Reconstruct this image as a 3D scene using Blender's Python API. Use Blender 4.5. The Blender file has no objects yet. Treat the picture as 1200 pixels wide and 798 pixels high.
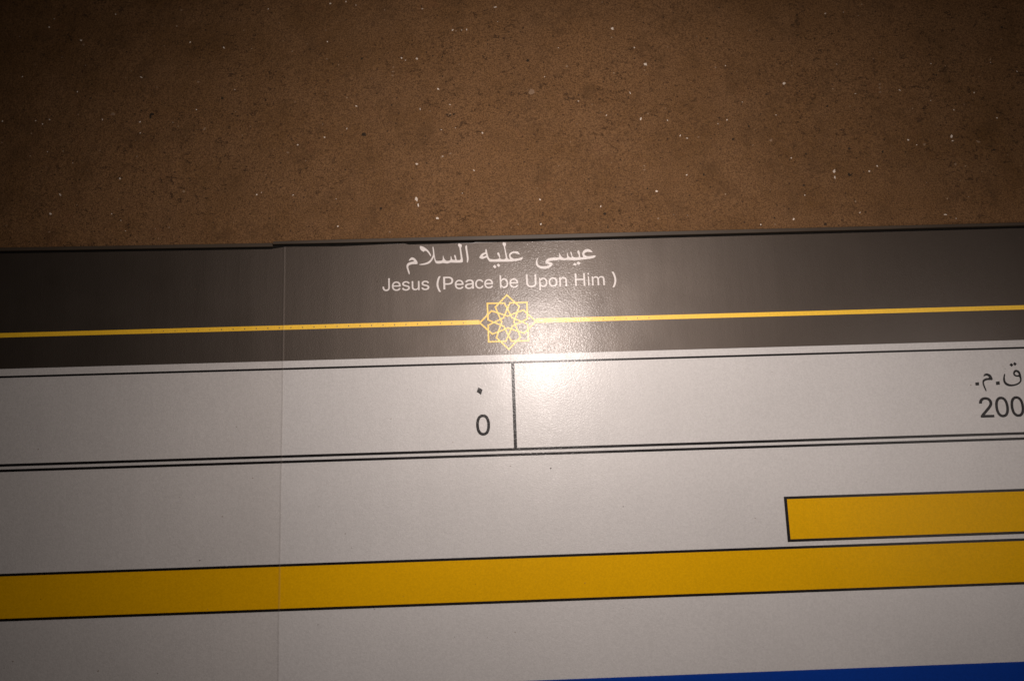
import bpy, math, random
from mathutils import Vector, noise
from mathutils.geometry import tessellate_polygon

scene = bpy.context.scene
C = scene.collection
ROOT_Z = 1.35            # the panel's own origin stands this high on the wall

# ------------------------------------------------------------------ camera
cam_d = bpy.data.cameras.new('camera'); cam = bpy.data.objects.new('camera', cam_d); C.objects.link(cam)
cam.location = (0, -0.9, ROOT_Z)
def cam_matrix(yaw, pit, rol):
    from mathutils import Matrix
    return (Matrix.Rotation(yaw, 3, 'Z') @ Matrix.Rotation(pit, 3, 'X') @ Matrix.Rotation(rol, 3, 'Y') @ Matrix.Rotation(math.pi/2, 3, 'X'))
cam.rotation_euler = cam_matrix(-0.04306786, 0.2567095, 0.0389006).to_euler()
cam_d.sensor_width = 36; cam_d.lens = 36*1549.389/1200
cam_d.clip_start = 0.01; cam_d.clip_end = 50
cam_d.dof.use_dof = True; cam_d.dof.focus_distance = 0.955; cam_d.dof.aperture_fstop = 8.0
scene.camera = cam

# ------------------------------------------------------------------ light
world = bpy.data.worlds.new('World'); scene.world = world; world.use_nodes = True
bg = world.node_tree.nodes['Background']
bg.inputs[0].default_value = (1.0, 0.85, 0.72, 1); bg.inputs[1].default_value = 0.006
scene.view_settings.view_transform = 'Standard'; scene.view_settings.look = 'None'
scene.view_settings.exposure = 0; scene.view_settings.gamma = 1
LAMP = Vector((0.0869, -0.36, 0.3230 + ROOT_Z)); AIM = Vector((0.050, 0, 0.232 + ROOT_Z))
ld = bpy.data.lights.new('torch', 'SPOT'); ld.energy = 6.3; ld.color = (1.0, 0.875, 0.812)
ld.spot_size = math.radians(131); ld.spot_blend = 1.0; ld.shadow_soft_size = 0.012
lo = bpy.data.objects.new('torch', ld); C.objects.link(lo); lo.location = LAMP
lo.rotation_euler = (AIM-LAMP).to_track_quat('-Z', 'Y').to_euler()
sd = bpy.data.lights.new('side_fill', 'POINT'); sd.energy = 1.3; sd.color = (1.0, 0.875, 0.812); sd.shadow_soft_size = 0.12  # unseen fill lamp, added to lift the brightness on the right
so = bpy.data.objects.new('side_fill', sd); C.objects.link(so); so.location = (0.44, -0.33, 0.20 + ROOT_Z)

# ------------------------------------------------------------------ material helpers
def N(nt, t, **kw):
    n = nt.nodes.new(t)
    for k, v in kw.items():
        if k in n.inputs.keys(): n.inputs[k].default_value = v
        else: setattr(n, k, v)
    return n
def math_node(nt, op, a, b=None, c=None, clamp=False):
    n = nt.nodes.new('ShaderNodeMath'); n.operation = op; n.use_clamp = clamp
    for i, v in enumerate((a, b, c)):
        if v is None: continue
        if isinstance(v, (int, float)): n.inputs[i].default_value = v
        else: nt.links.new(v, n.inputs[i])
    return n.outputs[0]
def noise_tex(nt, vec, scale, detail=2, rough=.5, stretch=(1, 1, 1)):
    mp = N(nt, 'ShaderNodeMapping'); mp.inputs['Scale'].default_value = stretch; mp.inputs['Location'].default_value = (.113, .005, .0571); nt.links.new(vec, mp.inputs[0])
    n = N(nt, 'ShaderNodeTexNoise', Scale=scale, Detail=detail, Roughness=rough); nt.links.new(mp.outputs[0], n.inputs['Vector'])
    return n.outputs['Fac']
def ramp(nt, fac, a, b, lo=0.0, hi=1.0):
    n = N(nt, 'ShaderNodeMapRange'); n.clamp = True; nt.links.new(fac, n.inputs[0])
    n.inputs[1].default_value = a; n.inputs[2].default_value = b; n.inputs[3].default_value = lo; n.inputs[4].default_value = hi
    return n.outputs[0]
def bump(nt, h, dist, strength=1.0, prev=None):
    n = N(nt, 'ShaderNodeBump'); n.inputs['Strength'].default_value = strength; n.inputs['Distance'].default_value = dist
    nt.links.new(h, n.inputs['Height'])
    if prev: nt.links.new(prev, n.inputs['Normal'])
    return n.outputs[0]
def mix(nt, fac, a, b, mode='MIX'):
    n = N(nt, 'ShaderNodeMix'); n.data_type = 'RGBA'; n.blend_type = mode
    for v, s in ((fac, n.inputs[0]), (a, n.inputs[6]), (b, n.inputs[7])):
        if isinstance(v, (int, float)): s.default_value = v
        elif isinstance(v, tuple): s.default_value = (*v, 1)
        else: nt.links.new(v, s)
    return n.outputs[2]
def new_mat(name):
    m = bpy.data.materials.new(name); m.use_nodes = True
    nt = m.node_tree; p = nt.nodes['Principled BSDF']
    tc = N(nt, 'ShaderNodeTexCoord')
    return m, nt, p, tc.outputs['Object']

# printed vinyl under a pebbled satin laminate: every ink shares the same film
def film(name, col, rough=.52, coat=.31, left=.92, spec=.85, tint=(1, .97, .94)):
    m, nt, p, co = new_mat(name)
    sep = N(nt, 'ShaderNodeSeparateXYZ'); nt.links.new(co, sep.inputs[0])
    x, z = sep.outputs[0], sep.outputs[2]
    # lengthwise seam where two sheets of the film overlap; position of the edge drifts a little with height
    wob = math_node(nt, 'MULTIPLY', math_node(nt, 'SUBTRACT', noise_tex(nt, co, 14, 1), .5), .0009)
    sx = math_node(nt, 'ADD', math_node(nt, 'MULTIPLY_ADD', z, .0079, -.12335), wob)
    dx = math_node(nt, 'SUBTRACT', x, sx)
    side = ramp(nt, dx, -.0003, .0003)
    ridge = ramp(nt, math_node(nt, 'ABSOLUTE', dx), .0, .0010, 1.0, 0.0)
    tone = mix(nt, side, (left, left*.985, left*.97), (1, 1, 1))
    # faint unevenness of the print
    blot = ramp(nt, noise_tex(nt, co, 9, 3), .3, .7, .955, 1.03)
    grain = ramp(nt, noise_tex(nt, co, 900, 1, .7), .3, .7, .93, 1.07)
    k = math_node(nt, 'MULTIPLY', blot, grain)
    cmb = N(nt, 'ShaderNodeCombineXYZ'); [nt.links.new(k, cmb.inputs[i]) for i in range(3)]
    c = mix(nt, 1.0, mix(nt, 1.0, col, tone, 'MULTIPLY'), cmb.outputs[0], 'MULTIPLY')
    # grey-brown line along the step of the seam, paler on dark print, darker on white
    c = mix(nt, math_node(nt, 'MULTIPLY', ridge, .22), c, (.15, .13, .115))
    nt.links.new(c, p.inputs['Base Color'])
    # relief: pebble, slack of the film hanging in upright waves, the seam, hairline scratches
    n1 = bump(nt, noise_tex(nt, co, 1900, 1, .6), .00010, PEBBLE)
    n2 = bump(nt, noise_tex(nt, co, 60, 2, .5, (1, 1, .16)), .00060, .30, n1)
    n3 = bump(nt, noise_tex(nt, co, 24, 1, .5, (1, 1, .07)), .0006, .55, n2)
    scr = ramp(nt, noise_tex(nt, co, 190, 2, .5, (1, 1, .05)), .70, .76)
    n4 = bump(nt, scr, .00006, .35, n3)
    n5 = bump(nt, ridge, .00007, 1.0, n4)
    nt.links.new(n5, p.inputs['Normal'])
    k1 = bump(nt, noise_tex(nt, co, 1700, 1, .6, (.5, 1, 1)), .00009, PEBBLE)
    k1 = bump(nt, noise_tex(nt, co, 95, 1, .5, (.6, 1, 1)), .00010, .5, k1)
    k2 = bump(nt, noise_tex(nt, co, 34, 2, .5, (1, 1, .06)), .00045, .5, k1)
    nt.links.new(bump(nt, ridge, .00004, 1.0, k2), p.inputs['Coat Normal'])
    rv = ramp(nt, noise_tex(nt, co, 22, 4, .6), .3, .7, rough-.035, rough+.035)
    nt.links.new(rv, p.inputs['Roughness'])
    p.inputs['Specular IOR Level'].default_value = spec; p.inputs['Specular Tint'].default_value = (*tint, 1)
    p.inputs['Coat Weight'].default_value = coat
    nt.links.new(ramp(nt, noise_tex(nt, co, 35, 3, .6), .3, .7, COATR-.03, COATR+.03), p.inputs['Coat Roughness'])
    return m
PEBBLE = .9; COATR = .225
M_WHITE = film('white_laminate', (.505, .497, .492))
M_DARK = film('charcoal_print', (.013, .009, .0055), rough=.54, coat=.38, spec=1.0, tint=(1, .86, .76))
M_BLACK = film('black_print', (.004, .0035, .004), spec=.10)
M_GOLD = film('gold_print', (.88, .53, .012))
M_BAR = film('ochre_print', (.67, .36, .0), spec=.05, coat=.06)
M_BLUE = film('blue_print', (.0, .034, .27), spec=.10, coat=.02)
M_TEXT = film('pale_lettering', (.56, .525, .505))
M_TICK = film('olive_tick_print', (.24, .15, .03))

def wall_material():
    m, nt, p, co = new_mat('brown_clay_render')
    big = ramp(nt, noise_tex(nt, co, 5, 4, .55), .3, .7)
    mid = ramp(nt, noise_tex(nt, co, 26, 5, .65), .32, .68)
    fine = ramp(nt, noise_tex(nt, co, 950, 2, .8), .36, .62)
    c = mix(nt, big, (.096, .045, .010), (.212, .108, .043))
    c = mix(nt, math_node(nt, 'MULTIPLY', mid, .60), c, (.212, .114, .052))
    c = mix(nt, math_node(nt, 'MULTIPLY', math_node(nt, 'SUBTRACT', 1.0, fine), .78), c, (.050, .022, .007))
    # short ragged cracks and drag marks, gathered in patches
    patch = ramp(nt, noise_tex(nt, co, 11, 2, .5), .40, .56)
    line = ramp(nt, math_node(nt, 'ABSOLUTE', math_node(nt, 'SUBTRACT', noise_tex(nt, co, 75, 4, .7, (.6, 1, 1)), .5)), .006, .024, 1, 0)
    gate = ramp(nt, noise_tex(nt, co, 170, 3, .6), .56, .62)
    pore = ramp(nt, noise_tex(nt, co, 330, 4, .75, (.55, 1, 1)), .60, .69)
    crack = math_node(nt, 'MAXIMUM', math_node(nt, 'MULTIPLY', line, gate), pore)
    ck = math_node(nt, 'MULTIPLY', crack, math_node(nt, 'MULTIPLY_ADD', patch, .70, .30))
    c = mix(nt, math_node(nt, 'MULTIPLY', ck, .72), c, (.022, .010, .004))
    # blotches where the render was rubbed or wetted
    stain = ramp(nt, noise_tex(nt, co, 38, 6, .72), .52, .66)
    c = mix(nt, math_node(nt, 'MULTIPLY', stain, .42), c, (.062, .030, .010))
    # fine pale dust grains
    v = N(nt, 'ShaderNodeTexVoronoi', Scale=170); nt.links.new(co, v.inputs['Vector'])
    gsel = N(nt, 'ShaderNodeSeparateColor'); nt.links.new(v.outputs['Color'], gsel.inputs[0])
    g = math_node(nt, 'MULTIPLY', ramp(nt, v.outputs['Distance'], .05, .12, 1, 0), ramp(nt, gsel.outputs[0], .93, .97))
    c = mix(nt, math_node(nt, 'MULTIPLY', g, .7), c, (.40, .29, .19))
    v2 = N(nt, 'ShaderNodeTexVoronoi', Scale=210); nt.links.new(co, v2.inputs['Vector'])
    g2s = N(nt, 'ShaderNodeSeparateColor'); nt.links.new(v2.outputs['Color'], g2s.inputs[0])
    g2 = math_node(nt, 'MULTIPLY', ramp(nt, v2.outputs['Distance'], .06, .2, 1, 0), ramp(nt, g2s.outputs[1], .90, .96))
    c = mix(nt, math_node(nt, 'MULTIPLY', g2, .8), c, (.018, .009, .004))
    red = ramp(nt, noise_tex(nt, co, 45, 4, .6), .62, .76)
    c = mix(nt, math_node(nt, 'MULTIPLY', red, .30), c, (.155, .066, .026))
    nt.links.new(c, p.inputs['Base Color'])
    n1 = bump(nt, noise_tex(nt, co, 700, 4, .75), .0006, .7)
    n2 = bump(nt, noise_tex(nt, co, 85, 5, .68), .0022, .6, n1)
    n3 = bump(nt, math_node(nt, 'SUBTRACT', 1.0, ck), .0004, .7, n2)
    nt.links.new(n3, p.inputs['Normal'])
    p.inputs['Roughness'].default_value = .75; p.inputs['Specular IOR Level'].default_value = .25
    return m
def plain(name, a, b, scale, rough, spec=.4, metal=0.0, bd=.0001, stretch=(1, 1, 1)):
    m, nt, p, co = new_mat(name)
    f = noise_tex(nt, co, scale, 4, .65, stretch)
    nt.links.new(mix(nt, ramp(nt, f, .3, .7), a, b), p.inputs['Base Color'])
    nt.links.new(bump(nt, f, bd, .6), p.inputs['Normal'])
    p.inputs['Roughness'].default_value = rough; p.inputs['Specular IOR Level'].default_value = spec; p.inputs['Metallic'].default_value = metal
    return m
M_WALL = wall_material()
M_TRIM = plain('dull_bronze_trim', (.040, .029, .020), (.058, .043, .030), 160, .5, .35, 0.0, .00005, (.12, 1, 1))
M_GAP_SHADE = plain('gap_shade_black', (.004, .0035, .003), (.007, .006, .005), 300, .9, .1)  # near-black colour stands in for the shade inside the trim gap
M_FLECK = plain('pale_paint_fleck', (.46, .39, .32), (.70, .61, .52), 500, .7)
M_DULL = plain('buff_clay_fleck', (.18, .11, .065), (.23, .15, .09), 500, .8)
M_PIT_DUST = plain('dark_speck', (.018, .012, .007), (.04, .025, .014), 500, .85, .2)  # shade of the wall's pits put in as colour; also dark panel dust

# ------------------------------------------------------------------ geometry helpers
def link(name, verts, faces, mat, parent=None, smooth=False, kind=None):
    me = bpy.data.meshes.new(name); me.from_pydata(verts, [], faces); me.validate(); me.update()
    me.materials.append(mat)
    if smooth: me.shade_smooth()
    o = bpy.data.objects.new(name, me); C.objects.link(o)
    if parent: o.parent = parent
    if kind: o['kind'] = kind
    return o
def mm(p): return (p[0]*.001, p[1]*.001)
def chaikin(p, n=1):
    for _ in range(n):
        q = []
        for i in range(len(p)):
            a, b = p[i], p[(i+1) % len(p)]
            q += [(a[0]*.75+b[0]*.25, a[1]*.75+b[1]*.25), (a[0]*.25+b[0]*.75, a[1]*.25+b[1]*.75)]
        p = q
    return p
def flat(name, loops, y, mat, parent, label=None):
    """printed shape in panel millimetres: list of (outline, [holes]) lying at depth y"""
    vs, fs = [], []
    for outer, holes in loops:
        ring = [[Vector((a*.001, b*.001, 0)) for a, b in L] for L in [outer]+holes]
        base = len(vs)
        for L in ring: vs += [(v.x, y, v.y) for v in L]
        for t in tessellate_polygon(ring):
            t = [base+i for i in t]
            a, b, c = (Vector(vs[i]) for i in t)
            if (b-a).cross(c-a).y > 0: t.reverse()
            fs.append(t)
    o = link(name, vs, fs, mat, parent)
    if label: o['label'] = label
    return o
def rect(x0, x1, z0, z1): return ([(x0, z0), (x1, z0), (x1, z1), (x0, z1)], [])
def stroke(a, b, w, cap=True):
    a, b = Vector(a), Vector(b); d = (b-a).normalized(); n = Vector((-d.y, d.x))*w/2
    if cap: a = a-d*w/2; b = b+d*w/2
    return ([tuple(a-n), tuple(b-n), tuple(b+n), tuple(a+n)], [])

# ------------------------------------------------------------------ traced outlines, in millimetres on the panel / wall
GLYPHS = {
  'meem_final': [(-32.77,297.2),(-32.24,298.45),(-30.91,299.75),(-29.71,299.79),(-28.35,298.96),(-27.01,297.22),(-26.46,295.94),(-26.48,294.68),(-28.26,294.66),(-30.32,294.61),(-32.04,294.22),(-33.08,293.42),(-33.17,292.16),(-32.72,290.35),(-32.08,288.35),(-32.44,286.93),(-32.85,287.3),(-33.66,289.66),(-34.3,292.01),(-34.45,293.09),(-34.26,294.35),(-33.56,295.34),(-32.28,296.1),(-30.63,296.49),(-29.25,296.74),(-28.83,297.02),(-29.58,297.76),(-30.77,297.97),(-31.98,297.36)],
  'alef_bent': [(-24.63,308.28),(-23.2,307.99),(-21.49,307.21),(-19.63,305.71),(-18.06,303.86),(-16.74,301.29),(-16.76,300.09),(-17.17,300.32),(-18.5,302.42),(-19.67,304.01),(-20.69,304.54),(-21.38,304.42),(-21.91,303.6),(-22.59,303.98),(-24.01,305.21),(-24.6,306.39)],
  'lam_seen': [(-15.11,307.77),(-15.58,306.88),(-15.42,305.06),(-15.23,302.52),(-15.37,301.07),(-16.34,298.93),(-17.58,297.15),(-19.32,295.93),(-22.09,295.0),(-25.18,294.47),(-25.36,294.04),(-22.11,293.84),(-19.01,294.48),(-17.1,295.69),(-15.86,297.47),(-14.97,299.07),(-14.61,299.78),(-14.48,297.97),(-14.11,296.16),(-13.35,294.8),(-11.47,294.53),(-9.4,294.77),(-8.19,295.09),(-6.66,294.62),(-4.95,294.47),(-2.97,295.24),(-0.92,295.01),(2.86,294.87),(5.78,295.01),(5.94,296.88),(5.41,300.16),(5.0,303.79),(4.79,306.16),(5.36,306.87),(5.37,308.51),(4.45,308.82),(3.26,309.47),(2.64,308.22),(2.86,307.48),(3.59,306.55),(3.82,304.91),(4.23,300.91),(4.56,296.81),(1.26,296.83),(1.24,298.46),(0.84,300.28),(0.21,301.02),(-0.43,300.24),(0.14,298.67),(0.44,297.03),(-1.21,297.08),(-1.94,297.82),(-2.4,299.93),(-2.74,300.19),(-2.81,297.48),(-3.45,296.59),(-5.69,296.4),(-6.87,297.23),(-7.75,299.06),(-8.12,300.7),(-8.34,300.16),(-8.41,297.45),(-9.11,296.74),(-10.83,296.61),(-12.79,296.59),(-13.4,297.04),(-13.79,298.13),(-14.08,300.31),(-14.37,302.49),(-14.58,305.4)],
  'alef': [(8.74,308.13),(9.13,307.32),(9.32,304.4),(9.74,301.13),(10.07,298.22),(9.85,296.42),(9.21,294.74),(8.64,295.0),(8.85,297.53),(8.53,300.8),(8.2,303.71),(7.82,306.26),(8.03,307.35)],
  'alayh': [(22.77,304.85),(23.26,303.85),(23.47,302.03),(23.92,299.84),(24.44,298.02),(25.61,296.83),(31.98,296.66),(31.98,298.72),(31.05,299.66),(30.5,300.94),(30.95,301.91),(31.81,301.81),(32.21,300.53),(32.59,299.43),(32.49,296.72),(36.8,296.6),(36.41,300.06),(35.86,304.07),(35.5,306.44),(34.62,307.92),(34.84,309.37),(36.39,309.15),(37.24,308.58),(37.07,306.95),(36.29,306.24),(36.8,303.31),(37.43,299.67),(38.0,296.57),(39.9,296.52),(39.25,297.62),(38.91,299.63),(39.37,300.89),(40.97,302.04),(43.06,302.5),(44.95,302.3),(46.29,301.25),(46.93,299.85),(45.73,300.1),(44.03,300.87),(41.96,301.0),(40.73,300.31),(40.01,299.42),(40.31,298.32),(41.48,297.2),(42.84,296.7),(45.26,296.85),(47.53,297.59),(49.04,298.2),(48.72,297.19),(48.15,295.87),(45.89,295.46),(43.12,294.99),(38.97,294.7),(25.2,294.92),(24.53,295.48),(23.71,296.77),(23.14,298.31),(21.86,297.98),(20.45,297.22),(19.08,297.33),(17.79,298.02),(17.67,298.56),(18.84,300.52),(20.25,301.65),(22.1,302.14),(22.23,303.16),(22.19,304.06)],
  'alayh_hole': [(20.01,299.33),(20.72,300.18),(22.3,300.98),(22.8,300.42),(22.32,299.56),(21.03,299.09)],
  'dot_a': [(28.39,292.67),(29.72,291.19),(28.64,289.88),(27.14,291.33)],
  'dot_b': [(31.01,293.57),(32.44,292.27),(31.42,290.78),(29.93,292.27)],
  'eesa': [(60.31,297.49),(59.47,296.07),(59.09,294.53),(59.2,292.85),(60.05,291.38),(61.76,290.61),(64.51,290.54),(66.83,290.96),(67.87,291.55),(67.11,292.15),(65.29,292.54),(64.74,293.52),(65.27,295.09),(67.08,296.49),(70.32,297.03),(73.54,296.95),(75.02,297.1),(75.01,298.94),(74.91,300.78),(75.71,299.16),(76.77,297.2),(78.34,296.29),(79.95,296.29),(80.81,296.85),(80.62,298.79),(80.61,300.48),(81.14,299.98),(81.5,297.8),(82.73,296.56),(84.02,296.67),(83.67,298.95),(82.92,300.42),(83.64,301.13),(84.27,299.9),(84.39,296.75),(89.17,296.53),(89.06,298.8),(87.91,300.63),(88.91,302.25),(89.86,300.96),(90.01,298.54),(90.0,296.51),(92.4,296.54),(91.5,298.74),(92.07,300.9),(93.62,302.32),(95.73,302.84),(97.77,302.11),(99.51,300.12),(97.67,300.37),(94.92,300.68),(93.21,299.66),(93.15,298.45),(94.75,297.3),(97.52,297.37),(101.47,297.99),(100.68,296.08),(97.41,295.44),(92.31,294.85),(88.15,294.58),(83.09,294.57),(80.81,295.01),(78.95,294.68),(76.66,294.74),(75.3,295.26),(72.98,294.84),(70.22,294.72),(68.14,294.49),(66.6,294.14),(67.87,293.72),(69.59,293.1),(70.19,292.07),(69.34,290.65),(67.21,289.26),(64.43,288.62),(61.69,288.84),(59.44,289.95),(58.14,291.67),(57.9,293.6),(58.54,295.75),(59.51,296.93)],
  'dot_c': [(84.54,291.3),(85.85,292.71),(87.3,291.37),(86.31,289.95)],
  'dot_d': [(87.11,292.1),(88.38,293.65),(90.02,292.26),(88.88,290.8)],
  'qaf': [(395.53,204.79),(397.6,204.07),(398.63,202.05),(398.83,197.74),(398.05,195.45),(395.52,193.68),(391.46,192.68),(387.9,192.99),(385.73,194.83),(385.24,197.49),(385.96,200.44),(386.85,202.2),(387.57,201.71),(386.76,199.09),(386.86,196.45),(388.47,194.75),(391.64,193.99),(395.35,194.87),(397.32,196.33),(397.59,197.78),(397.19,199.64),(395.33,199.5),(393.48,200.35),(393.03,202.35),(394.07,204.17)],
  'qaf_hole': [(394.23,201.98),(395.39,203.27),(396.61,202.57),(397.23,200.9),(395.82,200.67),(394.57,201.11)],
  'dot_e': [(392.79,209.72),(394.24,208.28),(392.73,206.87),(391.42,208.37)],
  'dot_f': [(395.18,210.38),(396.77,209.07),(395.31,207.45),(394.13,208.95)],
  'stop_a': [(380.01,196.52),(382.65,196.7),(382.58,194.27),(379.88,194.08)],
  'stop_b': [(365.15,196.31),(367.78,196.49),(367.75,194.25),(365.12,194.07)],
  'meem_b': [(371.53,200.21),(372.1,202.04),(374.18,202.91),(376.66,201.91),(377.88,199.69),(377.92,197.57),(375.8,197.83),(373.16,197.65),(371.54,196.77),(371.32,195.59),(371.89,192.94),(372.59,190.29),(371.96,189.45),(371.33,191.11),(370.39,193.97),(370.17,196.29),(370.95,198.24),(373.05,199.3),(375.47,199.3),(375.33,200.23),(373.95,201.19),(372.6,200.84)],
  'zero_dot': [(14.11,203.45),(16.89,201.69),(15.81,198.06),(12.75,200.29)],
}
LIGHT = [(-200.1,501.8,0.54),(-248.9,499.4,0.44),(-294.2,496.4,0.44),(-297.7,489.8,0.44),(-273.7,478.4,0.65),(-135.2,501.5,0.44),(-88.4,505.3,0.54),(-203.2,488.7,0.44),(-214.0,488.6,0.33),(-192.9,475.2,0.54),(-167.8,470.1,0.76),(-228.2,447.4,0.65),(-239.6,447.1,0.33),(-315.1,449.7,0.44),(-274.3,436.6,0.44),(-187.1,420.5,0.44),(-199.9,407.5,0.54),(-228.0,411.6,0.76),(-227.4,402.7,0.44),(-255.3,414.2,0.54),(-273.0,418.5,0.44),(-293.5,415.0,0.54),(-303.5,414.3,0.44),(-327.5,414.6,0.54),(-327.1,397.7,0.44),(-240.7,367.4,0.65),(-283.2,356.2,0.76),(-289.1,341.6,0.65),(-214.4,328.4,0.44),(-235.3,327.3,0.33),(-238.9,335.2,0.33),(-90.8,473.6,0.44),(-92.7,432.6,0.33),(-93.0,396.4,0.44),(-112.7,390.8,0.54),(-142.1,352.7,0.54),(-116.9,466.2,0.44),(-115.9,351.6,0.44),(-83.5,326.9,0.54),(-159.2,435.9,0.33),(-216.4,439.1,0.33),(-286.9,464.7,0.33),(-293.8,389.7,0.33),(-245.7,340.5,0.44),(-320.0,333.5,0.44),(-275.1,380.3,0.33),(-19.0,499.3,0.65),(36.3,499.8,0.87),(9.1,487.0,0.54),(13.9,481.5,0.54),(3.3,481.2,0.44),(10.1,481.1,0.44),(124.3,480.1,0.87),(-24.0,458.2,0.65),(-32.6,457.1,0.33),(-35.5,459.0,0.44),(-8.8,433.3,0.65),(-0.3,420.3,0.54),(71.2,441.4,0.33),(147.5,450.0,0.98),(134.6,426.9,0.65),(141.4,405.4,0.87),(161.2,404.0,0.44),(115.9,409.2,0.54),(96.1,421.0,0.33),(140.1,463.8,0.44),(-76.6,402.9,0.54),(-69.6,420.6,0.65),(-55.9,421.1,0.33),(-7.2,400.4,0.44),(23.1,397.2,0.44),(3.3,401.6,0.33),(-25.8,373.5,0.65),(16.0,367.7,0.44),(-6.6,379.2,0.33),(-26.6,346.2,1.2),(-25.3,341.6,0.76),(63.5,343.7,0.76),(63.2,324.6,0.65),(-11.6,331.0,0.76),(81.3,326.2,0.44),(107.7,337.3,0.54),(149.4,348.1,0.65),(7.1,350.0,0.33),(-46.3,321.7,0.54),(169.9,391.6,0.44),(82.6,464.9,0.44),(-22.5,417.3,0.54),(160.5,413.8,0.33),(288.6,489.6,0.54),(251.5,432.0,0.76),(338.9,424.5,0.65),(327.4,456.0,0.33),(365.4,445.9,0.44),(361.6,415.6,0.54),(378.3,407.6,0.54),(386.7,411.7,0.44),(373.8,386.3,0.87),(374.3,382.6,0.54),(340.8,383.9,0.54),(352.6,380.1,0.54),(346.7,380.0,0.33),(410.3,400.3,0.54),(430.7,438.1,0.44),(401.3,434.4,0.44),(411.4,446.0,0.33),(304.8,422.4,0.44),(243.1,406.4,0.44),(200.6,446.3,0.44),(208.2,447.5,0.44),(205.9,403.5,0.44),(282.5,360.5,1.2),(282.5,355.6,0.76),(315.0,363.9,0.65),(308.7,359.9,0.54),(298.3,327.7,0.65),(296.0,336.5,0.54),(248.8,323.9,0.76),(224.2,320.2,0.44),(361.7,324.4,0.87),(234.7,320.2,0.44),(172.5,360.2,0.54),(251.4,371.8,0.54),(174.8,389.2,0.44),(422.3,465.0,0.44),(218.7,417.5,0.33),(369.2,321.3,0.33),(258.8,342.3,0.44),(376.0,350.8,0.33),(198.9,400.4,0.33),(293.1,446.9,0.33)]
DULL = [(-180.7,405.1,1.31),(-194.8,356.6,0.76),(60.5,429.3,1.53),(88.2,449.5,0.65),(149.2,326.9,0.87),(-41.7,451.5,0.65),(-42.0,447.9,0.65),(-42.5,444.6,0.54),(141.8,368.3,0.65),(141.6,365.1,0.65),(324.3,429.9,0.65),(324.0,426.6,0.65),(323.6,423.3,0.65)]
DARK = [(-219.6,417.3,0.87),(-220.2,415.3,0.65),(-168.0,429.1,0.54),(-264.3,431.2,0.54),(-329.2,469.6,0.54),(-235.4,405.1,0.33),(-63.7,397.5,0.98),(-65.2,459.1,0.76),(110.4,331.5,0.65),(112.1,321.4,0.65),(98.7,334.9,0.44),(-52.3,339.7,0.54),(-12.1,460.0,0.54),(-2.4,412.4,0.54),(-0.1,411.9,0.54),(2.2,412.3,0.54),(-34.2,389.6,0.44),(58.7,454.7,0.65),(366.5,436.9,0.65),(368.3,436.4,0.65),(195.8,470.4,0.54),(221.4,399.6,0.54),(221.8,397.8,0.54),(221.9,383.2,0.54),(282.4,412.8,0.65),(262.6,375.0,0.54),(293.6,357.5,0.87),(295.3,357.7,0.65),(295.7,378.2,0.54),(185.2,360.2,0.76),(404.8,374.6,0.87),(291.2,393.2,0.54),(237.3,423.4,0.65),(258.8,350.0,0.54),(234.7,325.2,0.54),(271.7,319.4,0.54),(209.3,387.7,0.54),(320.4,374.9,0.54),(231.7,407.6,0.44),(194.0,415.0,0.54),(219.7,458.3,0.44),(424.1,474.9,0.65)]
FILM_TOP = [(-321.01, 310.19), (-130.28, 308.52), (-127.86, 308.97), (-120.61, 310.0), (-80.59, 309.33), (-56.27, 309.98), (-35.54, 310.27), (-32.51, 309.48), (-13.59, 309.37), (-1.36, 309.56), (13.33, 309.44), (15.18, 309.91), (26.2, 309.68), (35.4, 309.63), (53.82, 309.41), (78.43, 309.54), (109.27, 309.45), (365.38, 310.11), (416.05, 310.32)]

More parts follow.
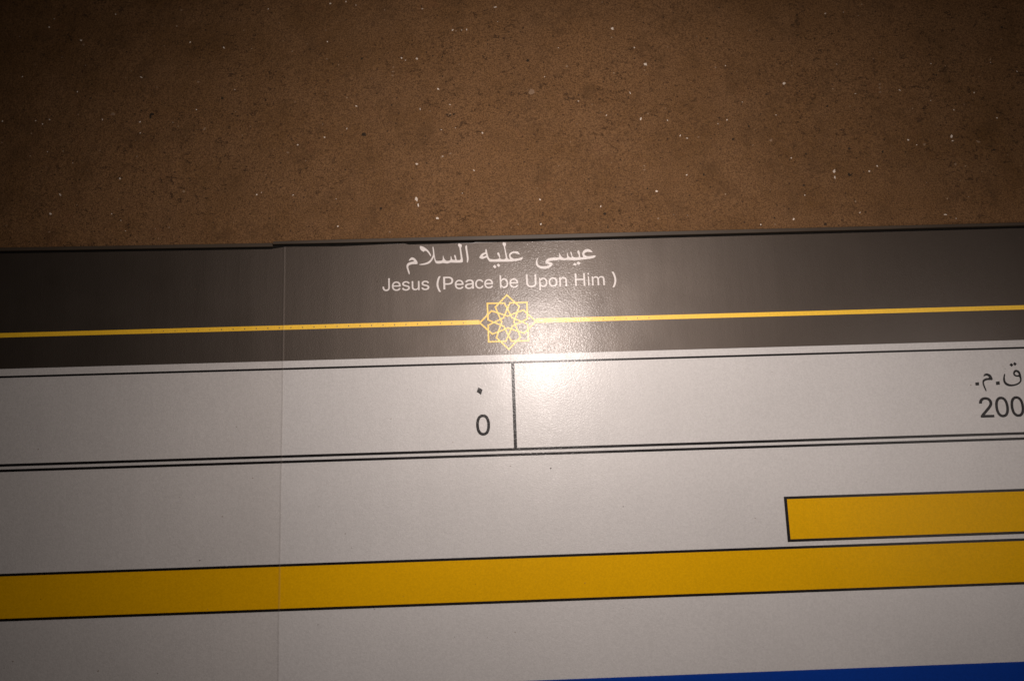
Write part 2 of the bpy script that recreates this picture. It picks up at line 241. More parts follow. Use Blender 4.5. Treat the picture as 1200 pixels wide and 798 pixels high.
# letter outlines, thousandths of the body size
LATIN = {
  'J': [[(185,-7),(153,-4),(124,3),(98,15),(75,33),(57,55),(44,81),(36,111),(33,145),(33,173),(98,173),(98,145),(99,123),(104,104),(111,88),(122,74),(134,64),(149,56),(166,51),(185,50),(204,51),(220,56),(235,64),(248,74),(258,88),(266,104),(270,123),(272,145),(272,509),(336,509),(336,145),(334,111),(326,81),(313,55),(294,33),(271,15),(246,3),(217,-4)]],
  'e': [[(212,-8),(185,-7),(161,-2),(138,6),(117,16),(98,30),(82,46),(68,64),(56,85),(46,108),(40,132),(35,159),(34,187),(35,215),(39,242),(46,267),(55,290),(67,311),(81,329),(97,346),(115,359),(135,370),(157,378),(180,383),(205,384),(221,384),(236,382),(251,379),(266,374),(280,368),(294,361),(307,351),(319,341),(331,329),(341,315),(350,299),(357,282),(363,263),(368,242),(370,219),(371,194),(371,169),(97,169),(97,157),(100,139),(104,122),(110,106),(118,92),(128,80),(139,70),(151,61),(165,55),(179,50),(195,47),(212,46),(224,47),(234,48),(244,50),(254,53),(263,56),(271,61),(278,66),(285,73),(292,80),(297,88),(302,96),(306,105),(365,91),(360,77),(353,63),(345,51),(335,39),(324,29),(311,19),(298,11),(283,4),(266,-1),(249,-5),(231,-7)],[(309,221),(307,237),(303,254),(298,269),(291,282),(283,294),(273,305),(263,314),(250,321),(237,326),(222,329),(205,330),(189,329),(173,326),(159,321),(146,313),(135,304),(125,294),(116,282),(109,270),(103,256),(99,241),(97,226),(97,221)]],
  's': [[(182,-8),(163,-7),(145,-5),(128,-2),(112,3),(98,10),(84,18),(72,27),(62,38),(53,50),(45,63),(40,78),(36,94),(94,107),(99,92),(105,79),(114,69),(124,60),(136,54),(150,49),(165,46),(181,45),(200,46),(217,50),(232,55),(244,62),(255,71),(262,81),(267,91),(268,103),(267,112),(265,121),(260,129),(254,136),(246,142),(237,147),(225,151),(212,155),(149,170),(125,177),(104,186),(87,196),(72,208),(61,222),(53,237),(48,255),(47,274),(48,290),(51,305),(57,319),(65,332),(75,343),(87,354),(100,363),(115,370),(131,377),(149,381),(167,384),(187,384),(206,384),(223,381),(239,378),(254,372),(267,366),(279,358),(290,349),(299,339),(307,328),(314,316),(319,303),(324,290),(268,277),(264,288),(258,298),(251,307),(243,316),(232,323),(219,328),(205,331),(187,333),(171,332),(156,329),(143,324),(131,317),(121,308),(114,299),(110,289),(109,277),(110,267),(112,258),(117,250),(124,243),(133,237),(144,232),(157,227),(172,223),(229,209),(254,202),(275,194),(292,183),(306,171),(317,158),(325,142),(330,125),(331,107),(330,90),(326,75),(321,61),(312,47),(302,35),(290,24),(276,15),(260,6),(242,0),(223,-5),(203,-7)]],
  'u': [[(182,-5),(164,-4),(146,-1),(130,4),(115,11),(101,20),(89,31),(78,44),(69,59),(62,76),(57,95),(54,116),(53,139),(53,379),(114,379),(114,144),(115,123),(119,105),(127,89),(137,75),(150,64),(164,56),(181,52),(200,50),(213,51),(226,53),(238,57),(249,62),(259,69),(268,77),(276,86),(283,97),(289,109),(293,122),(295,137),(296,153),(296,379),(357,379),(357,0),(298,0),(298,92),(307,92),(297,67),(286,47),(272,30),(257,17),(240,7),(222,0),(203,-4)]],
  '(': [[(89,207),(90,235),(92,264),(96,293),(101,324),(107,354),(114,384),(122,413),(132,441),(142,468),(153,494),(164,517),(177,539),(236,539),(223,512),(212,485),(201,457),(191,428),(182,399),(174,370),(167,342),(161,313),(157,285),(154,258),(152,232),(151,207),(152,184),(154,161),(156,138),(160,115),(165,91),(172,67),(179,42),(188,16),(198,-10),(209,-38),(222,-66),(236,-96),(177,-96),(156,-59),(139,-21),(124,16),(111,55),(102,93),(95,131),(90,169)]],
  'P': [[(60,0),(60,509),(235,509),(263,507),(289,503),(312,497),(332,487),(350,476),(366,462),(379,447),(390,430),(398,411),(404,391),(407,370),(409,348),(407,325),(404,304),(398,284),(390,265),(379,248),(366,233),(350,219),(332,207),(312,198),(289,191),(263,187),(235,186),(125,186),(125,0)],[(125,242),(233,242),(252,243),(269,246),(284,250),(297,256),(308,264),(318,272),(327,282),(333,294),(338,306),(342,319),(344,333),(344,348),(344,362),(342,376),(338,389),(333,402),(326,413),(318,423),(308,431),(297,439),(284,444),(268,449),(251,451),(232,452),(125,452)]],
  'a': [[(160,-9),(142,-8),(126,-5),(110,-1),(94,5),(80,12),(68,22),(57,32),(48,45),(40,58),(35,73),(31,90),(30,108),(31,123),(34,138),(38,150),(43,161),(50,171),(58,179),(67,187),(78,193),(89,199),(100,203),(112,207),(125,211),(138,213),(152,216),(165,218),(178,220),(234,227),(244,228),(252,230),(259,232),(265,235),(270,238),(273,243),(275,248),(276,255),(276,257),(275,268),(273,279),(271,288),(267,297),(262,304),(256,311),(248,317),(240,322),(230,326),(220,329),(208,330),(196,331),(183,330),(171,329),(159,326),(149,322),(140,318),(132,313),(124,307),(118,301),(112,294),(107,288),(103,281),(100,274),(41,291),(48,308),(57,322),(67,335),(79,346),(91,355),(104,364),(118,370),(133,375),(148,379),(163,382),(179,384),(194,384),(204,384),(215,383),(227,382),(239,379),(251,376),(263,372),(275,367),(286,360),(296,353),(306,343),(315,333),(322,320),(329,306),(333,290),(336,272),(337,251),(337,0),(277,0),(277,52),(272,52),(269,45),(264,38),(258,32),(252,25),(244,18),(236,12),(226,6),(215,1),(203,-3),(190,-6),(176,-8)],[(170,45),(187,46),(202,49),(216,53),(228,59),(239,66),(248,74),(257,83),(263,93),(269,104),(272,115),(275,126),(276,138),(276,190),(273,188),(270,186),(265,184),(259,182),(253,180),(246,179),(239,177),(231,176),(200,171),(175,168),(165,166),(154,164),(144,162),(134,159),(125,155),(117,150),(110,145),(103,139),(98,132),(95,124),(93,115),(92,105),(92,95),(94,87),(98,79),(102,72),(107,66),(114,61),(121,56),(130,52),(139,49),(149,47),(159,46)]],
  'c': [[(207,-8),(182,-7),(159,-2),(137,6),(117,16),(98,30),(82,46),(68,64),(56,85),(46,108),(40,133),(36,159),(34,187),(36,216),(40,243),(46,268),(56,291),(68,312),(82,330),(98,346),(117,360),(137,371),(159,378),(182,383),(207,384),(221,384),(234,383),(247,380),(260,377),(272,373),(284,368),(295,362),(305,356),(315,349),(324,341),(332,332),(340,322),(347,312),(353,301),(358,289),(362,277),(303,262),(301,269),(298,276),(294,283),(290,289),(286,295),(281,301),(276,306),(270,311),(264,315),(257,319),(250,322),(242,325),(234,327),(226,329),(217,329),(207,330),(189,329),(173,325),(158,319),(145,310),(134,300),(124,287),(115,274),(108,258),(103,242),(99,224),(97,206),(96,187),(97,169),(99,151),(103,134),(108,117),(115,102),(124,89),(134,76),(145,66),(158,57),(173,51),(189,48),(207,46),(217,47),(226,48),(234,49),(243,52),(250,54),(258,58),(264,62),(271,66),(277,71),(282,76),(287,82),(292,89),(296,95),(299,102),(302,110),(304,117),(363,102),(359,90),(354,78),(348,67),(341,56),(334,46),(325,37),(316,29),(306,21),(296,15),(285,9),(273,4),(261,-1),(248,-4),(235,-6),(221,-8)]],
  'b': [[(229,-8),(213,-7),(198,-5),(184,-1),(172,4),(162,10),(153,17),(145,24),(138,31),(132,39),(127,46),(122,53),(118,59),(112,59),(112,0),(53,0),(53,509),(114,509),(114,319),(118,319),(122,325),(127,331),(132,338),(137,346),(144,353),(152,360),(161,367),(171,373),(183,378),(197,381),(212,384),(229,384),(252,383),(274,378),(294,371),(313,361),(330,347),(345,332),(359,313),(370,293),(379,270),(385,245),(389,218),(390,189),(389,160),(385,133),(379,108),(370,84),(359,64),(346,45),(330,29),(313,16),(294,5),(274,-2),(252,-7)],[(220,47),(237,48),(253,51),(267,57),(279,66),(291,76),(301,88),(309,101),(316,117),(321,133),(325,151),(327,170),(328,189),(327,209),(325,227),(321,245),(316,261),(309,276),(301,290),(291,301),(280,311),(267,319),(253,325),(237,329),(220,330),(203,329),(188,325),(174,320),(161,312),(150,302),(140,291),(132,278),(125,263),(120,247),(116,229),(113,210),(113,189),(113,169),(116,150),(120,132),(125,115),(132,100),(140,86),(150,75),(162,65),(174,57),(188,51),(204,48)]],
  'U': [[(259,-8),(230,-7),(203,-2),(177,5),(154,15),(133,28),(114,43),(98,60),(85,80),(74,101),(66,124),(62,148),(60,173),(60,509),(124,509),(124,178),(125,160),(128,144),(133,128),(141,113),(150,99),(160,87),(173,77),(187,68),(203,61),(220,56),(239,53),(259,52),(279,53),(298,56),(315,61),(331,68),(345,77),(357,87),(368,99),(377,113),(384,128),(389,144),(392,160),(393,178),(393,509),(457,509),(457,173),(456,148),(451,124),(443,101),(433,80),(419,60),(403,43),(384,28),(363,15),(340,5),(315,-2),(288,-7)]],
  'p': [[(53,-143),(53,379),(112,379),(112,319),(118,319),(122,325),(126,331),(131,338),(137,346),(144,353),(152,360),(161,367),(171,373),(183,378),(197,381),(212,384),(229,384),(252,383),(274,378),(294,371),(313,361),(330,347),(345,332),(359,313),(370,293),(379,270),(385,245),(389,218),(390,189),(389,160),(385,133),(379,108),(370,84),(359,64),(346,45),(330,29),(313,16),(294,5),(274,-2),(252,-7),(229,-8),(213,-7),(198,-5),(184,-1),(173,4),(162,10),(153,17),(145,24),(138,31),(132,39),(127,46),(122,53),(118,59),(114,59),(114,-143)],[(220,47),(237,48),(253,51),(267,57),(279,66),(291,76),(301,88),(309,101),(316,117),(321,133),(325,151),(327,170),(328,189),(327,209),(325,227),(321,245),(316,261),(309,276),(301,290),(291,301),(280,311),(267,319),(253,325),(237,329),(220,330),(203,329),(188,325),(174,320),(161,312),(150,302),(140,291),(132,278),(125,263),(120,247),(116,229),(113,210),(113,189),(113,169),(116,150),(120,132),(125,115),(132,100),(140,86),(150,75),(162,65),(174,57),(188,51),(204,48)]],
  'o': [[(207,-8),(182,-7),(159,-2),(137,6),(117,16),(98,30),(82,46),(68,64),(56,85),(46,108),(40,133),(36,159),(34,187),(36,216),(40,243),(46,268),(56,291),(68,312),(82,330),(98,346),(117,360),(137,371),(159,378),(182,383),(207,384),(233,383),(256,378),(278,371),(299,360),(317,346),(333,330),(347,312),(359,291),(369,268),(376,243),(380,216),(381,187),(380,159),(376,133),(369,108),(359,85),(347,64),(333,46),(317,30),(299,16),(278,6),(256,-2),(233,-7)],[(207,46),(226,48),(242,51),(257,57),(270,66),(282,76),(292,89),(300,102),(307,117),(312,134),(316,151),(318,169),(319,187),(318,206),(316,224),(312,242),(307,258),(300,274),(292,287),(282,300),(270,310),(257,319),(242,325),(226,329),(207,330),(189,329),(173,325),(158,319),(145,310),(134,300),(124,287),(115,274),(108,258),(103,242),(99,224),(97,206),(96,187),(97,169),(99,151),(103,134),(108,117),(115,102),(124,89),(134,76),(145,66),(158,57),(173,51),(189,48)]],
  'n': [[(114,227),(114,0),(53,0),(53,379),(112,379),(112,287),(102,287),(112,312),(124,332),(137,349),(152,362),(169,372),(187,379),(207,383),(227,384),(246,383),(264,380),(280,376),(295,369),(309,360),(321,349),(332,336),(341,321),(348,304),(353,285),(356,264),(357,240),(357,0),(296,0),(296,235),(295,256),(290,275),(283,291),(273,304),(260,315),(246,323),(229,328),(210,329),(197,328),(184,326),(172,322),(161,317),(150,311),(141,303),(133,293),(126,283),(121,271),(117,257),(114,243)]],
  'H': [[(60,0),(60,509),(125,509),(125,289),(392,289),(392,509),(457,509),(457,0),(392,0),(392,232),(125,232),(125,0)]],
  'i': [[(53,0),(53,379),(114,379),(114,0)],[(84,443),(75,444),(67,446),(60,449),(54,455),(48,461),(44,468),(42,475),(41,483),(42,491),(44,499),(48,506),(54,512),(60,517),(67,521),(75,523),(84,524),(92,523),(100,521),(107,517),(114,512),(119,506),(123,499),(126,491),(126,483),(126,475),(123,468),(119,461),(114,455),(107,449),(100,446),(92,444)]],
  'm': [[(53,0),(53,379),(112,379),(112,295),(108,295),(112,310),(118,323),(125,335),(132,346),(141,355),(151,363),(161,370),(172,376),(183,380),(195,384),(207,386),(219,386),(239,385),(257,380),(273,372),(287,361),(299,347),(309,331),(316,314),(321,295),(312,295),(317,308),(322,321),(329,332),(337,343),(347,353),(357,361),(368,369),(381,375),(394,380),(407,383),(422,385),(437,386),(453,385),(468,383),(483,378),(497,372),(510,364),(522,354),(532,342),(541,328),(548,313),(553,296),(556,276),(557,255),(557,0),(496,0),(496,254),(494,273),(490,289),(483,302),(473,313),(460,321),(447,326),(433,329),(419,330),(406,330),(395,328),(384,324),(374,320),(365,314),(358,307),(351,299),(345,290),(341,280),(338,270),(336,259),(335,247),(335,0),(274,0),(274,260),(273,275),(269,288),(262,301),(253,311),(242,320),(229,326),(215,329),(199,330),(188,330),(178,328),(168,325),(158,320),(148,314),(140,307),(132,299),(126,289),(121,278),(117,266),(114,253),(114,238),(114,0)]],
  ')': [[(37,-96),(52,-66),(64,-37),(76,-9),(86,18),(95,44),(102,69),(108,93),(113,116),(117,139),(120,162),(121,184),(122,207),(121,232),(119,258),(116,285),(112,313),(106,342),(99,370),(91,399),(82,428),(73,457),(62,485),(50,512),(37,539),(97,539),(109,517),(121,494),(131,468),(142,441),(151,413),(159,384),(167,354),(173,323),(178,293),(181,264),(183,235),(184,207),(183,168),(178,130),(171,92),(161,53),(149,15),(134,-22),(117,-59),(97,-96)]],
  '2': [[(64,0),(64,47),(234,229),(248,243),(261,257),(272,270),(282,282),(291,294),(299,305),(305,316),(311,327),(315,337),(318,348),(320,360),(320,371),(319,385),(317,397),(313,408),(308,419),(301,428),(293,436),(283,443),(273,449),(262,454),(250,457),(237,459),(224,460),(209,459),(196,457),(184,453),(172,447),(162,441),(153,433),(145,424),(139,413),(134,402),(130,390),(128,376),(127,362),(66,362),(67,384),(71,405),(77,424),(86,442),(98,459),(111,473),(126,486),(143,496),(162,505),(182,511),(203,514),(225,516),(247,514),(268,511),(288,505),(306,497),(323,486),(337,474),(350,461),(361,445),(370,428),(376,411),(380,392),(381,372),(380,358),(378,345),(375,331),(371,318),(365,304),(357,290),(347,275),(336,259),(322,241),(306,223),(288,202),(267,180),(153,60),(153,57),(389,57),(389,0)]],
  '0': [[(227,-7),(199,-5),(174,1),(151,11),(130,24),(111,41),(95,62),(80,86),(69,113),(60,144),(53,178),(49,214),(48,254),(49,294),(53,330),(60,364),(69,395),(81,422),(95,447),(112,467),(130,484),(151,498),(174,508),(200,514),(227,516),(254,514),(279,508),(302,498),(323,484),(342,467),(358,447),(372,422),(384,395),(393,364),(400,330),(404,294),(405,254),(404,214),(400,178),(393,144),(384,113),(373,86),(359,62),(342,41),(323,24),(302,11),(279,1),(254,-5)],[(227,50),(245,51),(261,56),(276,63),(290,74),(303,87),(313,103),(323,122),(330,144),(336,168),(340,194),(343,223),(344,254),(343,285),(340,314),(336,341),(330,365),(323,387),(313,405),(303,422),(290,435),(276,446),(261,453),(245,458),(227,460),(209,458),(192,453),(177,446),(163,435),(151,422),(140,405),(131,387),(123,365),(117,341),(113,314),(110,285),(109,254),(110,223),(113,194),(117,168),(123,144),(131,122),(140,103),(151,87),(163,74),(177,63),(192,56),(209,51)]],
}
CAP_UNITS = 509

# ------------------------------------------------------------------ wall
def build_wall():
    nx, nz = 260, 170; x0, x1, z0, z1 = -.75, .85, -.35, 1.0   # finely modelled part round the panel head
    vs, fs = [], []
    for j in range(nz+1):
        for i in range(nx+1):
            x = x0+(x1-x0)*i/nx; z = z0+(z1-z0)*j/nz
            e = min(1, 12*min(i/nx, 1-i/nx, j/nz, 1-j/nz))
            h = .00035*noise.noise(Vector((x*22, z*22, 0))) + .00022*noise.noise(Vector((x*70, z*70, 4)))
            vs.append((x, -h*e, z))
    for j in range(nz):
        for i in range(nx):
            a = j*(nx+1)+i; fs.append((a, a+1, a+nx+2, a+nx+1))
    b = len(vs)
    X0, X1, Z0, Z1 = -2.2, 2.2, -1.35, 1.6
    vs += [(X0, 0, Z0), (X1, 0, Z0), (X1, 0, Z1), (X0, 0, Z1)]
    c = (0, nx, (nz+1)*(nx+1)-1, nz*(nx+1))
    bot = [i for i in range(nx+1)]; top = [nz*(nx+1)+i for i in range(nx+1)]
    lef = [j*(nx+1) for j in range(nz+1)]; rig = [j*(nx+1)+nx for j in range(nz+1)]
    fs += [tuple([b, b+1]+bot[::-1]), tuple([b+1, b+2]+rig[::-1]), tuple([b+2, b+3]+top), tuple([b+3, b]+lef)]
    n = len(vs)                                                 # body of the wall behind its face
    vs += [(X0, .2, Z0), (X1, .2, Z0), (X1, .2, Z1), (X0, .2, Z1)]
    for k in range(4): fs.append((b+k, n+k, n+(k+1) % 4, b+(k+1) % 4))
    fs.append((n+3, n+2, n+1, n))
    w = link('wall', vs, fs, M_WALL, None, True, 'structure')
    w['label'] = 'brown clay rendered wall with pale flecks behind the panel'
    w.location = (0, .006, ROOT_Z)
    return w
wall = build_wall()
def blobs(name, spots, mat, seed, rise, label, grow=1.0):
    rnd = random.Random(seed); vs, fs = [], []
    for x, z, r in spots:
        x *= .001; z *= .001; r *= .0016*grow
        y = -.00035*noise.noise(Vector((x*22, z*22, 0))) - .00022*noise.noise(Vector((x*70, z*70, 4)))
        n = rnd.choice((7, 8, 9, 10)); asp = rnd.uniform(.42, 1.0); rot = rnd.uniform(0, 3.14); b = len(vs)
        vs.append((x, y-rise, z))
        for ring, rr, yy in ((0, .55, .8), (1, 1.0, -.25)):
            for k in range(n):
                a = 2*math.pi*k/n; q = r*rr*rnd.uniform(.55, 1.35)
                u, v = q*math.cos(a), q*math.sin(a)*asp
                vs.append((x+u*math.cos(rot)-v*math.sin(rot), y-rise*yy, z+u*math.sin(rot)+v*math.cos(rot)))
        for k in range(n):
            k2 = (k+1) % n
            fs.append((b, b+1+k, b+1+k2)); fs.append((b+1+k, b+1+n+k, b+1+n+k2, b+1+k2))
    o = link(name, vs, fs, mat, wall, False, 'stuff'); o['label'] = label
    return o
rnd = random.Random(5)
def scatter(n, lo, hi):
    out = []
    while len(out) < n:
        x, z = rnd.uniform(-700, 800), rnd.uniform(322, 900)
        out.append((x, z, lo+(hi-lo)*rnd.random()**3))
    return out
blobs('paint_fleck', [q for k, q in enumerate(LIGHT) if k % 4 or q[2] > .6] + scatter(220, .16, .6), M_FLECK, 1, .00010, 'pale paint flecks spattered over the brown wall')
blobs('clay_fleck', DULL + [(x, z, r*1.15) for k, (x, z, r) in enumerate(LIGHT) if not (k % 4 or r > .6)] + scatter(260, .25, 1.3), M_DULL, 2, .00008, 'buff smears on the brown wall')
blobs('dark_speck', DARK + scatter(420, .14, .5), M_PIT_DUST, 3, .00007, 'dark specks painted for the shade in the pits of the brown wall', 1.25)

# ------------------------------------------------------------------ panel
panel = bpy.data.objects.new('timeline_panel', None); C.objects.link(panel)
panel.location = (0, 0, ROOT_Z); panel.empty_display_size = .1
panel['label'] = 'long printed timeline panel with charcoal header and yellow bars, mounted on brown wall'
panel['category'] = 'sign'
XL, XR, ZB = -1500, 1500, -330
top = [(XL, 310.0)] + FILM_TOP + [(XR, 310.2)]
def board():
    front = [(XL, ZB), (XR, ZB)] + top[::-1]; n = len(front)
    vs = [(x*.001, 0, z*.001) for x, z in front] + [(x*.001, .005, z*.001) for x, z in front]
    f1 = [list(t) for t in tessellate_polygon([[Vector((x, z, 0)) for x, z in front]])]
    fs = []
    for t in f1:
        a, b, c = (Vector(vs[i]) for i in t)
        if (b-a).cross(c-a).y > 0: t.reverse()
        fs.append(tuple(t)); fs.append(tuple(i+n for i in t[::-1]))
    for i in range(n): j = (i+1) % n; fs.append((i, i+n, j+n, j))
    return link('board', vs, fs, M_WHITE, panel)
board()
L1, L2, L3 = -.00008, -.00014, -.00020
# charcoal header, its upper edge trimmed by hand a hair below the board's
rnd2 = random.Random(8)
edge = []
for (xa, za), (xb, zb) in zip(top[:-1], top[1:]):
    k = max(1, int((xb-xa)/9)) if abs(xa) < 700 and abs(xb) < 700 else 1
    for i in range(k): t = i/k; edge.append((xa+(xb-xa)*t, za+(zb-za)*t+.06-.55*max(0, 1-abs((xa+(xb-xa)*t)-45)/130)*max(0, noise.noise(Vector((xa+(xb-xa)*t, 0, 7))*.03)+.35)))
edge.append((XR, 310.0))
flat('header_band', [([(XL, 226.3), (XR, 226.3)] + edge[::-1], [])], L1, M_DARK, panel)
EX, EZ, ER = 36.35, 249.95, 20.2
flat('header_stripe', [rect(XL, EX-ER+.2, 248.8, 252.0)], L2, M_GOLD, panel)
flat('header_stripe', [rect(EX+ER-.2, XR, 248.8, 252.0)], L2, M_GOLD, panel)
ticks = [(-212.8+8.06*i, .55 if i > 5 else .42) for i in range(28)] + [(88+8.1*i, .5) for i in range(7)]
flat('tick_mark', [(chaikin([(x-r, 250.2), (x, 250.2-r*1.2), (x+r, 250.3), (x, 250.3+r*1.2)]), []) for x, r in ticks], L3, M_TICK, panel,
     'row of faint tick marks along the thin gold stripe')['kind'] = 'stuff'

# eight pointed star emblem: two squares and sixteen interlaced strands
def emblem():
    segs = []
    pol = lambda r, deg: (EX+r*ER*math.sin(math.radians(deg)), EZ+r*ER*math.cos(math.radians(deg)))
    w = 1.05
    for k in range(8):
        for s in (1, -1):
            segs.append(stroke(pol(.985, 45*k), pol(.698, 45*k+s*(45-8.2)), w))
            path = [pol(.698, 45*k+8.2*s), pol(.49, 45*k), pol(.272, 45*k-22.5*s), pol(.215, 45*k-45*s)]
            for a, b in zip(path, path[1:]): segs.append(stroke(a, b, w*.95))
    o = flat('emblem', [segs[0]], L3, M_GOLD, panel, 'gold outline eight pointed star emblem at the middle of the thin stripe')
    vs, fs = [], []
    for i, (q, _) in enumerate(segs):                            # strands cross, so each is laid a micron over the last
        y = L3-.000002*i; b = len(vs)
        vs += [(x*.001, y, z*.001) for x, z in q]; fs.append((b, b+1, b+2, b+3))
    me = bpy.data.meshes.new('emblem'); me.from_pydata(vs, [], fs); me.materials.append(M_GOLD); o.data = me
emblem()

# ruled lines, boxes and bars of the table below the header
flat('ruled_line', [rect(XL, XR, 219.85, 221.3)], L1, M_BLACK, panel)
flat('ruled_line', [rect(XL, XR, 158.05, 159.9)], L1, M_BLACK, panel)
flat('ruled_line', [rect(XL, XR, 154.33, 156.15)], L1, M_BLACK, panel)
flat('divider_line', [([(37.25, 159.7), (39.45, 159.7), (39.75, 220.0), (37.55, 220.0)], [])], L2, M_BLACK, panel)
def bar(x0, x1, z0, z1, w, fill, label, wl=None):
    o = flat('bar', [rect(x0+(wl or w), x1, z0+w, z1-w)], L2, fill, panel, label)
    flat('outline', [rect(x0, x1, z0, z1)], L1, M_BLACK, o)
bar(221.5, XR, 89.15, 120.2, 1.85, M_BAR, 'short yellow bar that begins at the right', 2.1)
bar(XL, XR, 55.05, 86.2, 1.8, M_BAR, 'long yellow bar across the whole panel')
flat('bar', [rect(XL, XR, -60, 4.4)], L2, M_BLUE, panel, 'blue bar at the foot of the photo')

# lettering -------------------------------------------------------------
# advance, left and right ink edge of each character in thousandths of the em (grotesque sans serif)
METRICS = {'J': (500, 29, 427), 'e': (556, 37, 515), 's': (500, 31, 463), 'u': (556, 64, 489), '(': (333, 61, 293), 'P': (667, 77, 622), 'a': (556, 36, 519),
           'c': (500, 39, 490), 'b': (556, 65, 517), 'U': (722, 78, 645), 'p': (556, 66, 519), 'o': (556, 35, 519), 'n': (556, 66, 487), 'H': (722, 80, 641),
           'i': (222, 66, 154), 'm': (833, 66, 769), ')': (333, 40, 272), '2': (556, 30, 505), '0': (556, 41, 511)}
def inside(p, L):
    c = False
    for (x1, y1), (x2, y2) in zip(L, L[1:]+L[:1]):
        if (y1 > p[1]) != (y2 > p[1]) and p[0] < (x2-x1)*(p[1]-y1)/(y2-y1)+x1: c = not c
    return c
def text(name, words, em, base, fat, mat, label):
    """words: [(text, x of first ink edge in mm)]; cap height is 0.716 em"""
    out = []
    for txt, x0 in words:
        pen = x0-METRICS[txt[0]][1]*em/1000
        for ch in txt:
            adv, a, b = METRICS[ch]; L = LATIN[ch]
            xs = [p[0] for l in L for p in l]; lo, hi = min(xs), max(xs)
            sy = .716*em/CAP_UNITS
            if ch in 'esuacponm': sy *= .965
            sc = [[(pen+(a+(x-lo)/(hi-lo)*(b-a))*em/1000, base+y*sy) for x, y in l] for l in L]
            out += sc; pen += adv*em/1000
    cu = bpy.data.curves.new('outline', 'CURVE'); cu.dimensions = '2D'; cu.fill_mode = 'FRONT'; cu.offset = fat
    for l in out:
        l = [p for k, p in enumerate(l) if (Vector(p)-Vector(l[k-1])).length > .01]
        s = cu.splines.new('POLY'); s.points.add(len(l)-1); s.use_cyclic_u = True
        for q, p in zip(s.points, l): q.co = (p[0], p[1], 0, 1)
    tmp = bpy.data.objects.new('outline', cu); C.objects.link(tmp); bpy.context.view_layer.update()
    me = bpy.data.meshes.new_from_object(tmp.evaluated_get(bpy.context.evaluated_depsgraph_get()))
    bpy.data.objects.remove(tmp)
    vs = [(v.co.x*.001, L2, v.co.y*.001) for v in me.vertices]; fs = []
    for p in me.polygons:
        f = list(p.vertices); a, b, c = (Vector(vs[k]) for k in f[:3])
        if (b-a).cross(c-a).y > 0: f.reverse()
        fs.append(tuple(f))
    bpy.data.meshes.remove(me)
    o = link(name, vs, fs, mat, panel); o['label'] = label
    return o
text('lettering', [('Jesus', -51.6), ('(', -13.3), ('Peace', -8.5), ('be', 31.7), ('Upon', 50.5), ('Him', 85.4), (')', 112.0)], 13.0, 275.3, .02, M_TEXT,
     'pale English line reading Jesus (Peace be Upon Him )')
text('numeral', [('200', 366.1)], 19.8, 171.1, .16, M_BLACK, 'black number 200')
text('numeral', [('0', 11.85)], 19.8, 169.6, .18, M_BLACK, 'black number 0')
# dust and scuffs that have settled on the laminate
def dust():
    r = random.Random(31); loops = []
    spots = [(px, pz, .55) for px, pz in ((83.5, 228.5), (-55.5, 282.5), (-176.0, 90.5), (62.0, 145.0))] + [(r.uniform(-330, 430), r.uniform(-10, 305), r.uniform(.12, .42)) for _ in range(90)]
    for x, z, q in spots:
        if 5 < x < 60 and 165 < z < 300: z -= 170
        n = 6; a0 = r.uniform(0, 3); e = r.uniform(.4, 1)
        pts = [(q*r.uniform(.6, 1.1)*math.cos(a0+k), q*e*r.uniform(.6, 1.1)*math.sin(a0+k)) for k in range(n)]
        loops.append(([(x+u, z+v) for u, v in pts], []))
    a = flat('dust_speck', loops[:4]+loops[4::3], -.00030, M_PIT_DUST, panel, 'dark dust specks on the panel face'); a['kind'] = 'stuff'
    b = flat('dust_speck', [l for k, l in enumerate(loops) if k > 3 and (k-4) % 3], -.00030, M_DULL, panel, 'pale dust specks on the panel face'); b['kind'] = 'stuff'
dust()
G = {k: chaikin(v) for k, v in GLYPHS.items()}
flat('arabic_lettering', [(G['meem_final'], []), (G['alef_bent'], []), (G['lam_seen'], []), (G['alef'], []), (G['alayh'], [G['alayh_hole']]), (G['eesa'], [])]
     + [(GLYPHS[k], []) for k in ('dot_a', 'dot_b', 'dot_c', 'dot_d')], L2, M_TEXT, panel, 'pale Arabic line at the top of the header')
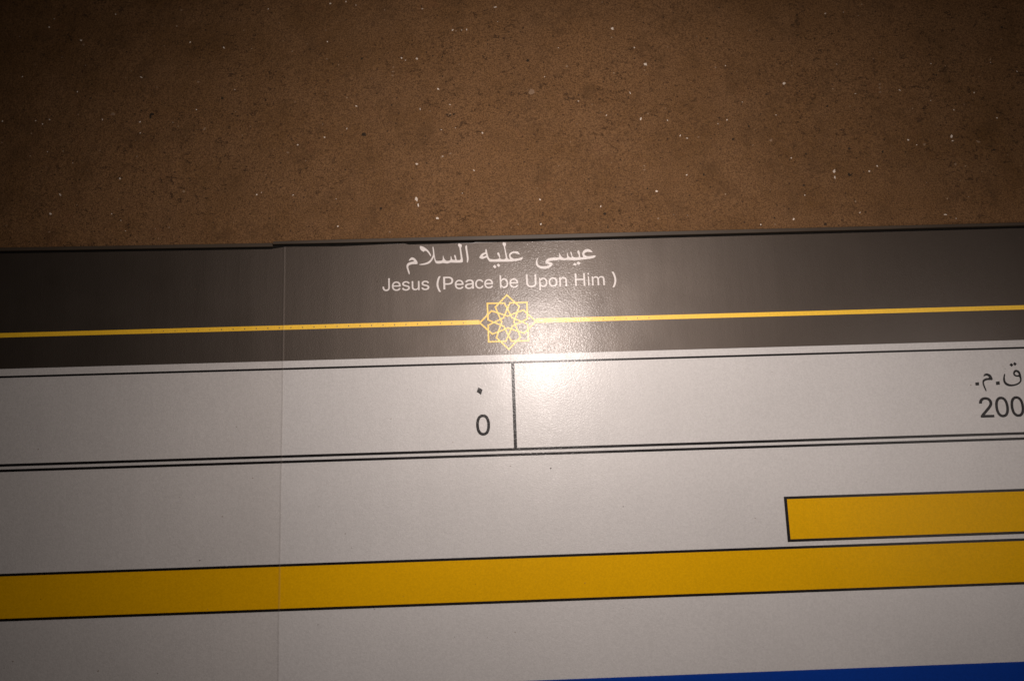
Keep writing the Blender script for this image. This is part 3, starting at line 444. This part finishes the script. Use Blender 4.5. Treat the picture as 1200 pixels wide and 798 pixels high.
flat('arabic_lettering', [(G['qaf'], [G['qaf_hole']]), (G['meem_b'], [])] + [(GLYPHS[k], []) for k in ('dot_e', 'dot_f', 'stop_a', 'stop_b')],
     L2, M_BLACK, panel, 'black Arabic letters above the number 200')
flat('arabic_numeral', [(GLYPHS['zero_dot'], [])], L2, M_BLACK, panel, 'black diamond shaped Arabic zero above the 0')

# trim strips along the top, and a black strip painting the shade in the gap below them
def strip(x0, x1, bot, topz, name='trim_strip', label=None, y0=.0058, front=-.0006):
    prof = [(y0, 0), (.0006, 0), (-.0002, .04), (front, .12), (front, .4), (front, .85), (-.0001, .97), (.0005, 1.0), (y0, 1.0)]
    n = len(prof); xs = [x0+(x1-x0)*i/160 for i in range(161)]
    vs, fs = [], []
    for x in xs:
        zb, zt = bot(x), topz(x)
        for y, t in prof: vs.append((x*.001, y, (zb+(zt-zb)*t)*.001))
    for i in range(len(xs)-1):
        for k in range(n):
            a = i*n+k; b = i*n+(k+1) % n; fs.append((a, a+n, b+n, b))
    fs.append(tuple(range(n-1, -1, -1))); fs.append(tuple(range(len(vs)-n, len(vs))))
    o = link(name, vs, fs, M_TRIM, panel)
    if label: o['label'] = label
    return o
def curve(pts):
    def f(x):
        for (xa, za), (xb, zb) in zip(pts[:-1], pts[1:]):
            if x <= xb: break
        t = min(1, max(0, (x-xa)/(xb-xa))); return za+(zb-za)*t
    return f
strip(XL, -129.4, curve([(XL, 312.2), (-321, 312.0), (-128, 310.2)]), curve([(XL, 315.2), (-321, 314.9), (-128, 313.35)]), label='left length of trim, ending lower at the joint')
strip(-129.0, XR, curve([(-128, 311.95), (-41, 311.7), (54, 311.15), (366, 312.1), (XR, 312.3)]), curve([(-128, 314.5), (-80, 314.8), (366, 314.9), (XR, 315.0)]), label='right length of trim, seated higher at the joint')
ch = [(XL*.001, y, z) for y, z in ((.0016, .3080), (.0016, .3130), (.0056, .3130), (.0056, .3080))]
ch += [(XR*.001, y, z) for _, y, z in ch]
link('gap_shade', ch, [(0, 4, 5, 1), (1, 5, 6, 2), (2, 6, 7, 3), (3, 7, 4, 0), (3, 0, 1, 2), (4, 7, 6, 5)], M_GAP_SHADE, panel)['label'] = 'black strip painted for the shade in the gap under the trim'
